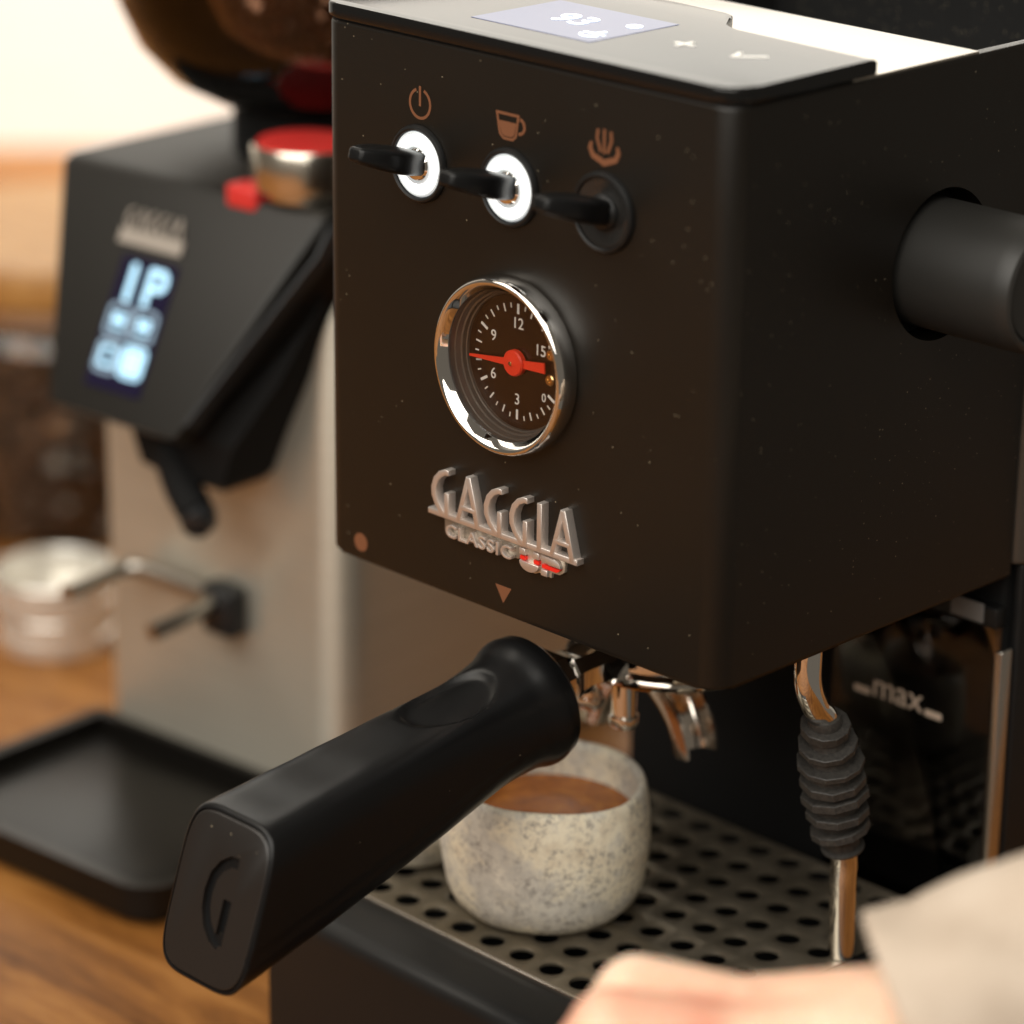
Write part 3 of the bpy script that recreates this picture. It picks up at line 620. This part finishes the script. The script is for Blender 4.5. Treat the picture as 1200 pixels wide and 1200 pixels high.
def hsec(s, scale=1., push=0.):
    wx, hv, ex = sect(s); out = []
    sh = SL*max(0, (s/axl-.55)/.45)**1.3
    for k in range(NA):
        a = 2*PI*k/NA; cx, cv = math.cos(a), math.sin(a)
        u = wx*scale*math.copysign(abs(cx)**(2/ex), cx); w = hv*scale*math.copysign(abs(cv)**(2/ex), cv)
        d = s-sh*w+push
        p = A+ad*d+au*u+av*w
        # thumb scoop on top
        q = ((s-.044)/.021)**2+(u/.0135)**2
        if w > 0 and q < 1: p = p-av*(.0026*min(1, (1-q)*3.2)**.8)
        # mould line along the side
        if abs(k-NA*.965) < .6 and .03 < s: p = p-au*.00035
        out.append(tuple(p))
    return out
for i in range(NS+1): R.append(hsec(axl*i/NS))
R.append(hsec(axl, .988, .0006)); R.append(hsec(axl, .965, .0010)); R.append(hsec(axl, .955, .0010)); R.append(hsec(axl, .950, -.0006))
V, Fc = ringmesh(R); hn = mesh('handle', V, Fc, M_handle, pfl, 32); tag(hn, 'black plastic handle with a thumb scoop')
R = [hsec(axl, .938, -.0030), hsec(axl, .938, .0004), hsec(axl, .930, .0010), hsec(axl, .915, .0013)]
V, Fc = ringmesh(R); hc = mesh('handle_cap', V, Fc, M_hcap, pfl, 25); tag(hc, 'flat end cap with a recessed letter G')
# recessed G
wv = (av-ad*SL*1.0).normalized(); nrm = au.cross(wv); nrm = nrm if nrm.dot(ad) > 0 else -nrm
fG = frame(B+ad*.0012+av*.0, tuple(au), tuple(wv), tuple(nrm))
cs = []
for pts, w in (([(.0072, .0152), (.0035, .0148), (-.0005, .0120), (-.0033, .0075), (-.0042, .0020), (-.0036, -.0035), (-.0012, -.0088), (.0026, -.0125), (.0066, -.0143)], [.0036, .0038, .0040, .0042, .0043, .0043, .0042, .0040, .0034]), ([(.0060, .0018), (.0060, -.0140)], .0042)):
    V, Fc = stroke_solid(pts, w, -.0018 if w != .0042 else -.00175, .004, fG); g = org(pfl)
    o = mesh('c', V, Fc, M_void); o.location = -g; cs.append(o)
for o in cs: o.location = (0, 0, 0)
cut(hc, cs)

# ------------------------------------------------------------------ stoneware cups
def cup(cx, cy, r, h, label, coffee, seed):
    rs = random.Random(seed); cu = root('cup', (cx, cy, ZG+.0004), label, 'cup', 0, None)
    k = r/.0385; n = 72
    prof = [(.0240*k, 0), (.0264*k, .0003), (.0306*k, .0020), (.0343*k, .0062), (.0369*k, .0125), (.0383*k, h*.40), (.0392*k, h*.60), (.0387*k, h*.80), (.0374*k, h*.95), (.0364*k, h*.995), (.0354*k, h), (.0342*k, h*.985), (.0336*k, h*.92), (.0340*k, h*.66), (.0330*k, h*.4), (.029*k, h*.18), (.006, h*.13)]
    ph = [rs.uniform(0, 6.28) for _ in range(6)]; R = []
    for i, (rr, z) in enumerate(prof):
        ring = []
        for q in range(n):
            a = 2*PI*q/n
            d = 1+.010*math.sin(2*a+ph[0])+.006*math.sin(5*a+ph[1]+z*90)+.004*math.sin(9*a+ph[2]-z*160)
            zz = z*(1+.022*math.sin(a+ph[3])+.010*math.sin(3*a+ph[4]))
            ring.append((cx+rr*d*math.cos(a), cy+rr*d*math.sin(a), ZG+.0004+zz))
        R.append(ring)
    V, Fc = ringmesh(R); mesh('cup_body', V, Fc, M_cup, cu, 60)
    if coffee: lathe('coffee', [(.0338*k, h*.68), (.0338*k, h*.71), (.0330*k, h*.722), (.002, h*.722)], (cx, cy, ZG), (0, 0, 1), M_amber, cu, 48)
    return cu
cup(.0822, .0382, .0400, .0540, 'speckled grey stoneware cup holding espresso on the drip grate', True, 3)
cup(.0085, .0345, .0315, .0340, 'small low speckled stoneware cup behind the black handle', False, 9)

# ------------------------------------------------------------------ grinder (authored in its own frame: s right, off depth, z up)
ga_ = root('coffee_grinder', (-.280, .108, T), 'coffee grinder with steel body, black slanted head and bean hopper', 'coffee grinder', math.radians(4.6)); ga_['_local'] = 1
def Z(z): return z-T
bd_ = prism('body', rrect(-.003, .1535, 0, .215, [.012, .016, .012, .012], 8), Z(-.203), Z(.052), M_steel, ga_, 'xy', .001); tag(bd_, 'brushed steel grinder body')
# head: top slab and slanted front panel
hs = prism('head', [(-.011, Z(.083)), (-.058, Z(-.012)), (-.050, Z(-.017)), (-.038, Z(-.010)), (.000, Z(.050)), (.000, Z(.049)), (.217, Z(.049)), (.217, Z(.086)), (-.006, Z(.086))], -.009, .1565, M_ghead, ga_, 'yz', .0048, 4)
# taper the front panel towards its foot
for v in hs.data.vertices:
    t = max(0, min(1, (Z(.070)-v.co.z)/.080))
    if v.co.y < .004:
        mid = .0670; v.co.x = mid+(v.co.x-mid)*(1-.51*t)
tag(hs, 'black grinder head with a slanted control panel')
# dark trim strip along the panel edge (the right flank) 
def flank(z):
    t = max(0, min(1, (.070-z)/.080)); return .0670+(.1565-.0670)*(1-.51*t)
path = [(.205, .0795), (.100, .0795), (.016, .0795), (.004, .0790), (-.0045, .0755), (-.0110, .0660), (-.0190, .0500), (-.0270, .0340), (-.0350, .0180), (-.0425, .0030), (-.0490, -.0090)]
V, Fc = stroke_solid(path, .0115, -.001, .0010, lambda u, v, h: (flank(v)+h, u, Z(v))); tm = mesh('trim', V, Fc, mat('trim_grey', (.024, .026, .029), .55), hs, 40); tag(tm, 'dark grey trim strip')
# display, set in the slanted panel
pn = Vector((0, -.895, .446)).normalized(); pv = Vector((0, .443, .896)); pu = Vector((1, 0, 0))
def onpanel(s, t): return Vector((s, -.011-.047*t, Z(.083-.095*t)))      # t = 0 top .. 1 foot
def pfm(s, t, h=.0006, k=1.): o = onpanel(s, t)+pn*h; return frame(o, pu*k*(1.2 if k < .9 else 1), pv*k, pn)
scr = mesh('display', *poly_solid([(-.0175, -.0365), (.0175, -.0365), (.0175, .0365), (-.0175, .0365)], -.001, .0003, pfm(.0665, .605, .0006, .82)), M_screen, ga_)
tag(scr, 'lit blue grinder display')
f = pfm(.0665, .605, .0012, .82)
V, Fc = poly_solid(rrect(-.0095, -.0060, .0115, .0330, .0015), -.0002, .0002, f); mesh('digit_one', V, Fc, M_led, scr)
V, Fc = join([poly_solid(rrect(.0020, .0055, .0115, .0330, .0015), -.0002, .0002, f), stroke_solid([(.0050, .0312), (.0105, .0312), (.0125, .0290), (.0125, .0240), (.0105, .0218), (.0050, .0218)], .0034, -.0002, .00024, f)]); mesh('letter_p', V, Fc, M_led, scr)
for i, (sx, sy) in enumerate(((-.0080, .0010), (.0080, .0010), (-.0080, -.0190), (.0080, -.0190))):
    q = stroke_solid(rrect(sx-.0066, sx+.0066, sy-.0084, sy+.0084, .003, 4), .0016, -.0002, .0002, f, True)
    bt = mesh('button', *q, M_ledd if i != 3 else M_led, scr)
    ic = [poly_solid(rrect(sx-.0038, sx+.0038, sy-.0018, sy+.0038, .0014, 3), -.0002, .0003, f), stroke_solid([(sx-.0036, sy-.0042), (sx+.0036, sy-.0042)], .0014, -.0002, .0003, f)] if i in (0, 1) else \
         [stroke_solid(rrect(sx-.0040, sx+.0040, sy-.0050, sy+.0050, .0008, 2), .0016, -.0002, .0003, f, True)] if i == 2 else [poly_solid(rrect(sx-.0050, sx+.0050, sy-.0068, sy+.0068, .002, 3), -.0002, .0003, f)]
    mesh('icon', *join(ic), M_led, bt)
# small badge
f = pfm(.0625, .205, .0006, .92)
gb = mesh('badge', *poly_solid([(-.0215, -.0085), (.0215, -.0085), (.0215, -.0010), (-.0215, -.0010)], -.0002, .0004, f), mat('grinder_badge_metal', (.46, .41, .36), .5, .7), ga_)
def g2(x): return [stroke_solid([(x+.0045, .0088), (x+.0018, .0070), (x+.0012, .0030), (x+.0040, -.0008)], .0014, 0, .0008, f), stroke_solid([(x+.0046, .0040), (x+.0046, -.0008)], .0012, 0, .0009, f)]
def a2(x): return [stroke_solid([(x, -.0008), (x+.0028, .0090)], .0012, 0, .0008, f), stroke_solid([(x+.0056, -.0008), (x+.0029, .0090)], .0013, 0, .0009, f)]
for nm, pc in (('letter_g', g2(-.0205)), ('letter_a', a2(-.0125)), ('letter_g', g2(-.0060)), ('letter_g', g2(.0010)), ('letter_i', [stroke_solid([(.0100, .0090), (.0100, -.0008)], .0013, 0, .0008, f)]), ('letter_a', a2(.0132))): mesh(nm, *join(pc), bpy.data.materials['grinder_badge_metal'], gb)
# chute below the panel
ch = bmesh.new(); R = []
for s0, s1, y0, y1, z in ((.045, .150, -.004, .01, .048), (.050, .137, -.020, .01, .010), (.056, .122, -.034, .01, -.020), (.062, .113, -.032, .01, -.040), (.066, .106, -.024, .006, -.046)):
    R.append([(x, y, Z(z)) for x, y in ((s0, y0), (s1, y0), (s1, y1), (s0, y1))])
V, Fc = ringmesh(R); co = mesh('chute', V, Fc, M_void, ga_, 20); ch.free()
tube('chute_lever', bez([(.078, -.030, Z(-.030)), (.089, -.033, Z(-.045)), (.098, -.034, Z(-.054))], 6), .0085, M_void, co, 14)
lathe('lever_knob', [(.002, -.008), (.0065, -.006), (.0085, 0), (.0065, .006), (.002, .008)], (.100, -.034, Z(-.057)), (.4, -.8, -.3), M_gside, co, 24)
# portafilter fork
fk = tube('fork', [(.0253, -.047, Z(-.1080)), (.0250, -.030, Z(-.1070)), (.0252, -.014, Z(-.1060)), (.0285, -.0085, Z(-.1056)), (.036, -.0072, Z(-.1056)), (.056, -.0070, Z(-.1058)), (.074, -.0072, Z(-.1064)), (.0815, -.0090, Z(-.1074)), (.0842, -.015, Z(-.1085)), (.0825, -.032, Z(-.1115)), (.0800, -.046, Z(-.1135))], .0042, M_satind, ga_, 16); tag(fk, 'steel portafilter fork')
box('fork_mount', .076, .096, -.012, .0005, Z(-.124), Z(-.100), M_gside, fk, .003)
# catch tray
tr = prism('catch_tray', rrect(-.004, .152, -.118, -.001, [.014, .014, .003, .003], 6), Z(-.2095), Z(-.199), M_gtray, ga_, 'xy', .002); tag(tr, 'shallow black catch tray')
rim = rrect(-.006, .154, -.120, -.001, [.016, .016, .003, .003], 6)
V, Fc = stroke_solid(rim, .0065, Z(-.205), Z(-.190), lambda a, b, h: (a, b, h), True); mesh('tray_rim', V, Fc, M_gtray, tr, 40)
# hopper with beans
hx, hy = .076, .085
lathe('hopper_collar', [(.050, Z(.085)), (.050, Z(.108)), (.046, Z(.110))], (hx, hy, 0), (0, 0, 1), M_void, ga_, 48)
hp = lathe('hopper', [(.050, Z(.1085)), (.060, Z(.1115)), (.078, Z(.121)), (.092, Z(.136)), (.101, Z(.156)), (.106, Z(.190)), (.107, Z(.230)), (.1055, Z(.230)), (.1045, Z(.190)), (.0995, Z(.157)), (.0905, Z(.1375)), (.077, Z(.123)), (.059, Z(.1135)), (.049, Z(.1105))], (hx, hy, 0), (0, 0, 1), M_smoke, ga_, 64, cap0=False, cap1=False); tag(hp, 'smoked clear bean hopper')
lathe('hopper_lid', [(.108, Z(.2305)), (.109, Z(.232)), (.109, Z(.238)), (.105, Z(.241)), (.02, Z(.242))], (hx, hy, 0), (0, 0, 1), M_black, hp, 48)
def beans(name, n, place, m, parent, L_=.0062):
    bm = bmesh.new(); bmesh.ops.create_icosphere(bm, subdivisions=1, radius=1); v0 = np.array([v.co[:] for v in bm.verts]); f0 = np.array([[v.index for v in f.verts] for f in bm.faces]); bm.free()
    v0 = v0*np.array([1, .72, .5]); VV, FF = [], []
    for i in range(n):
        q = rng.normal(size=4); q /= np.linalg.norm(q); w, x, y, z = q
        Rm = np.array([[1-2*(y*y+z*z), 2*(x*y-z*w), 2*(x*z+y*w)], [2*(x*y+z*w), 1-2*(x*x+z*z), 2*(y*z-x*w)], [2*(x*z-y*w), 2*(y*z+x*w), 1-2*(x*x+y*y)]])
        VV.append((v0*L_*rng.uniform(.85, 1.15))@Rm.T+np.array(place(i))); FF.append(f0+i*len(v0))
    V = np.concatenate(VV); Fc = np.concatenate(FF); o = mesh(name, [tuple(map(float, p)) for p in V], [tuple(map(int, q)) for q in Fc], m, parent, 60); o['kind'] = 'stuff'; return o
def hop_r(z): return np.interp(z, [.112, .122, .137, .157, .190], [.045, .066, .081, .090, .095])
def hop_place(i):
    z = rng.uniform(.115, .172); r = hop_r(z)*math.sqrt(rng.uniform(.55 if z < .164 else 0, 1)); a = rng.uniform(0, 2*PI); return (hx+r*math.cos(a), hy+r*math.sin(a), Z(z))
beans('beans', 900, hop_place, M_bean, hp)
# dose button and grind knob
rbn = box('dose_button', .0985, .1165, -.0128, .000, Z(.0800), Z(.0905), M_redb, ga_, .002); tag(rbn, 'red dose button')
kb = lathe('grind_knob', [(.0185, Z(.0862)), (.0185, Z(.090)), (.0230, Z(.0905)), (.0236, Z(.092)), (.0236, Z(.108)), (.0228, Z(.1095)), (.0210, Z(.1095))], (.1265, .009, 0), (0, 0, 1), mat('knob_steel', (.80, .73, .62), .22, 1), ga_, 48); tag(kb, 'steel grind dial with red top')
lathe('red_disc', [(.0211, Z(.1092)), (.0211, Z(.1102)), (.002, Z(.1104))], (.1265, .009, 0), (0, 0, 1), M_redb, kb, 48)

# ------------------------------------------------------------------ dosing ring and bean jar behind
M_tin = mat('tin_steel', (.80, .77, .71), .26, .65)
c = (-.408, .173, T)
def tin(r, h, z0, label):
    o = root('steel_tin', (c[0], c[1], T+z0), label, 'tin', 0, 'steel tins beside the grinder'); b = (c[0], c[1], T+z0)
    k = lathe('tin_body', [(r-.002, 0), (r-.0006, .0006), (r, .002), (r, h*.42), (r-.0012, h*.46), (r-.0012, h*.56), (r, h*.60), (r, h-.0030), (r+.0014, h-.0024), (r+.0018, h-.0010), (r+.0012, h), (r-.0006, h), (r-.0014, h-.0016), (r-.0016, .002), (.002, .0018)], b, (0, 0, 1), M_tin, o, 64, 30)
    return o
tin(.0300, .0215, 0, 'plain low steel tin under the other tin beside the grinder')
tin(.0320, .0190, .0218, 'open steel tin stacked on top of another tin beside the grinder')
jc = (-.580, .322, T)
jr = root('bean_jar', jc, 'large glass jar of roasted coffee beans with a pale wooden lid', 'jar')
jb = lathe('glass', [(.02, .0), (.088, 0), (.094, .004), (.096, .012), (.096, .110), (.094, .119), (.088, .124), (.088, .138), (.086, .138), (.086, .123), (.0915, .118), (.0935, .109), (.0935, .013), (.091, .006), (.01, .005)], jc, (0, 0, 1), M_clear, jr, 64, 40)
lathe('seal_band', [(.0885, .1265), (.0915, .1275), (.0915, .1365), (.0885, .1375)], jc, (0, 0, 1), M_satin, jb, 48)
ld = lathe('lid', [(.083, .137), (.084, .1395), (.099, .1398), (.1005, .142), (.1005, .160), (.0985, .1635), (.02, .164)], jc, (0, 0, 1), M_lid, jr, 64); tag(ld, 'pale wooden jar lid')
def jar_place(i):
    z = rng.uniform(.010, .108); a = rng.uniform(0, 2*PI); r = .086*math.sqrt(rng.uniform(.78 if z < .098 else 0, 1)); return (jc[0]+r*math.cos(a), jc[1]+r*math.sin(a), T+z)
beans('beans', 1500, jar_place, M_bean2, jb, .0064)

# ------------------------------------------------------------------ person: a hand reaching in, beige sleeve
D = .95
e1, e2, e3 = rt.copy(), up.copy(), -fwd
def caps(bm, a, b, ra, rb):
    b2 = bmesh.new()
    for p, r in ((a, ra), (b, rb)): bmesh.ops.create_icosphere(b2, subdivisions=2, radius=r, matrix=Matrix.Translation(p))
    r_ = bmesh.ops.convex_hull(b2, input=b2.verts); bmesh.ops.delete(b2, geom=list({g for g in r_['geom_interior'] if isinstance(g, bmesh.types.BMVert)}), context='VERTS')
    me = bpy.data.meshes.new('tmp'); b2.to_mesh(me); b2.free(); bm.from_mesh(me); bpy.data.meshes.remove(me)
wr = ray(1062, 1251, D)
xh = (-e1*.99-e2*.035-e3*.02).normalized(); zh = (e2*.80+e3*.60); zh = (zh-xh*zh.dot(xh)).normalized(); yh = zh.cross(xh)
def hp_(x, y, z): return wr+xh*x+yh*y+zh*z
bm = bmesh.new()
kn_ = [(.084, .035, .005), (.089, .0125, .010), (.085, -.0105, .008), (.077, -.032, .000)]
for (x, y, z), yw in zip(kn_, (.017, .006, -.006, -.016)):
    caps(bm, hp_(0, yw, 0), hp_(x*.58, (y+yw)/2, z*.5-.0045), .0195, .0145); caps(bm, hp_(x*.58, (y+yw)/2, z*.5-.0045), hp_(x, y, z), .0145, .0136)
    caps(bm, hp_(.03, yw*.9, -.010), hp_(x-.012, y, z-.012), .016, .0105)
    caps(bm, hp_(x, y, z), hp_(x+.024, y*.95, z-.034), .0128, .0102)
    caps(bm, hp_(x+.024, y*.95, z-.034), hp_(x+.004, y*.92, z-.054), .0096, .0086)
    caps(bm, hp_(x+.004, y*.92, z-.054), hp_(x-.016, y*.9, z-.046), .0086, .0074)
caps(bm, hp_(.012, .022, -.008), hp_(.045, .046, -.020), .0165, .0130); caps(bm, hp_(.045, .046, -.020), hp_(.075, .046, -.038), .0122, .0105); caps(bm, hp_(.075, .046, -.038), hp_(.095, .036, -.050), .0104, .0086)
fd = (e1*.965+e2*.22-e3*.05).normalized()
for yy in (-.011, .011): caps(bm, hp_(0, yy, 0), wr+fd*.07+yh*yy, .0215, .0235); caps(bm, wr+fd*.07+yh*yy, wr+fd*.24+yh*yy, .0235, .034)
bmesh.ops.recalc_face_normals(bm, faces=bm.faces)
me = bpy.data.meshes.new('person'); bm.to_mesh(me); bm.free()
tmp = bpy.data.objects.new('tmp', me); COL.objects.link(tmp)
md = tmp.modifiers.new('r', 'REMESH'); md.mode = 'VOXEL'; md.voxel_size = .0022
md = tmp.modifiers.new('s', 'SMOOTH'); md.iterations = 5; md.factor = .6
bpy.context.view_layer.update(); me2 = bpy.data.meshes.new_from_object(tmp.evaluated_get(bpy.context.evaluated_depsgraph_get())); bpy.data.objects.remove(tmp)
base = wr+fd*.2
for v in me2.vertices: v.co = v.co-base
person = fin('person', me2, M_skin, None, 180); person.location = base
tag(person, 'person reaching in with one closed hand, beige sleeve at the wrist', 'person')
# sleeve
R = []; ns = 60; sd = fd; su = (zh-sd*zh.dot(sd)).normalized(); sv = sd.cross(su)
def sl(t, k, inner=0):
    a = 2*PI*k/72; d = .006+t*.26; r = .0450+.002*t+.006*math.exp(-((t-.22)/.13)**2)
    r += .0040*math.sin(3*a+t*14)*min(1, t*6)+.0026*math.sin(7*a-t*22+1.3)*min(1, t*8)+.0022*math.sin(t*34+2*a)*min(1, t*5)
    r -= .0011*math.exp(-((t-.055)/.008)**2)+.0007*math.exp(-((t-.075)/.006)**2)
    r -= inner; return tuple(wr+sd*(d-.010*math.cos(a)*(1-t))+(su*math.cos(a)*1.02+sv*math.sin(a)*1.04)*r)
for i in range(12, -1, -1): R.append([sl(i/60, k, .0022) for k in range(72)])
R.append([sl(-.004, k, .001) for k in range(72)])
for i in range(ns+1): R.append([sl(i/ns, k) for k in range(72)])
V, Fc = ringmesh(R, True, False, True); slv = mesh('sleeve', V, Fc, M_cloth, person, 180); tag(slv, 'beige cotton sleeve')
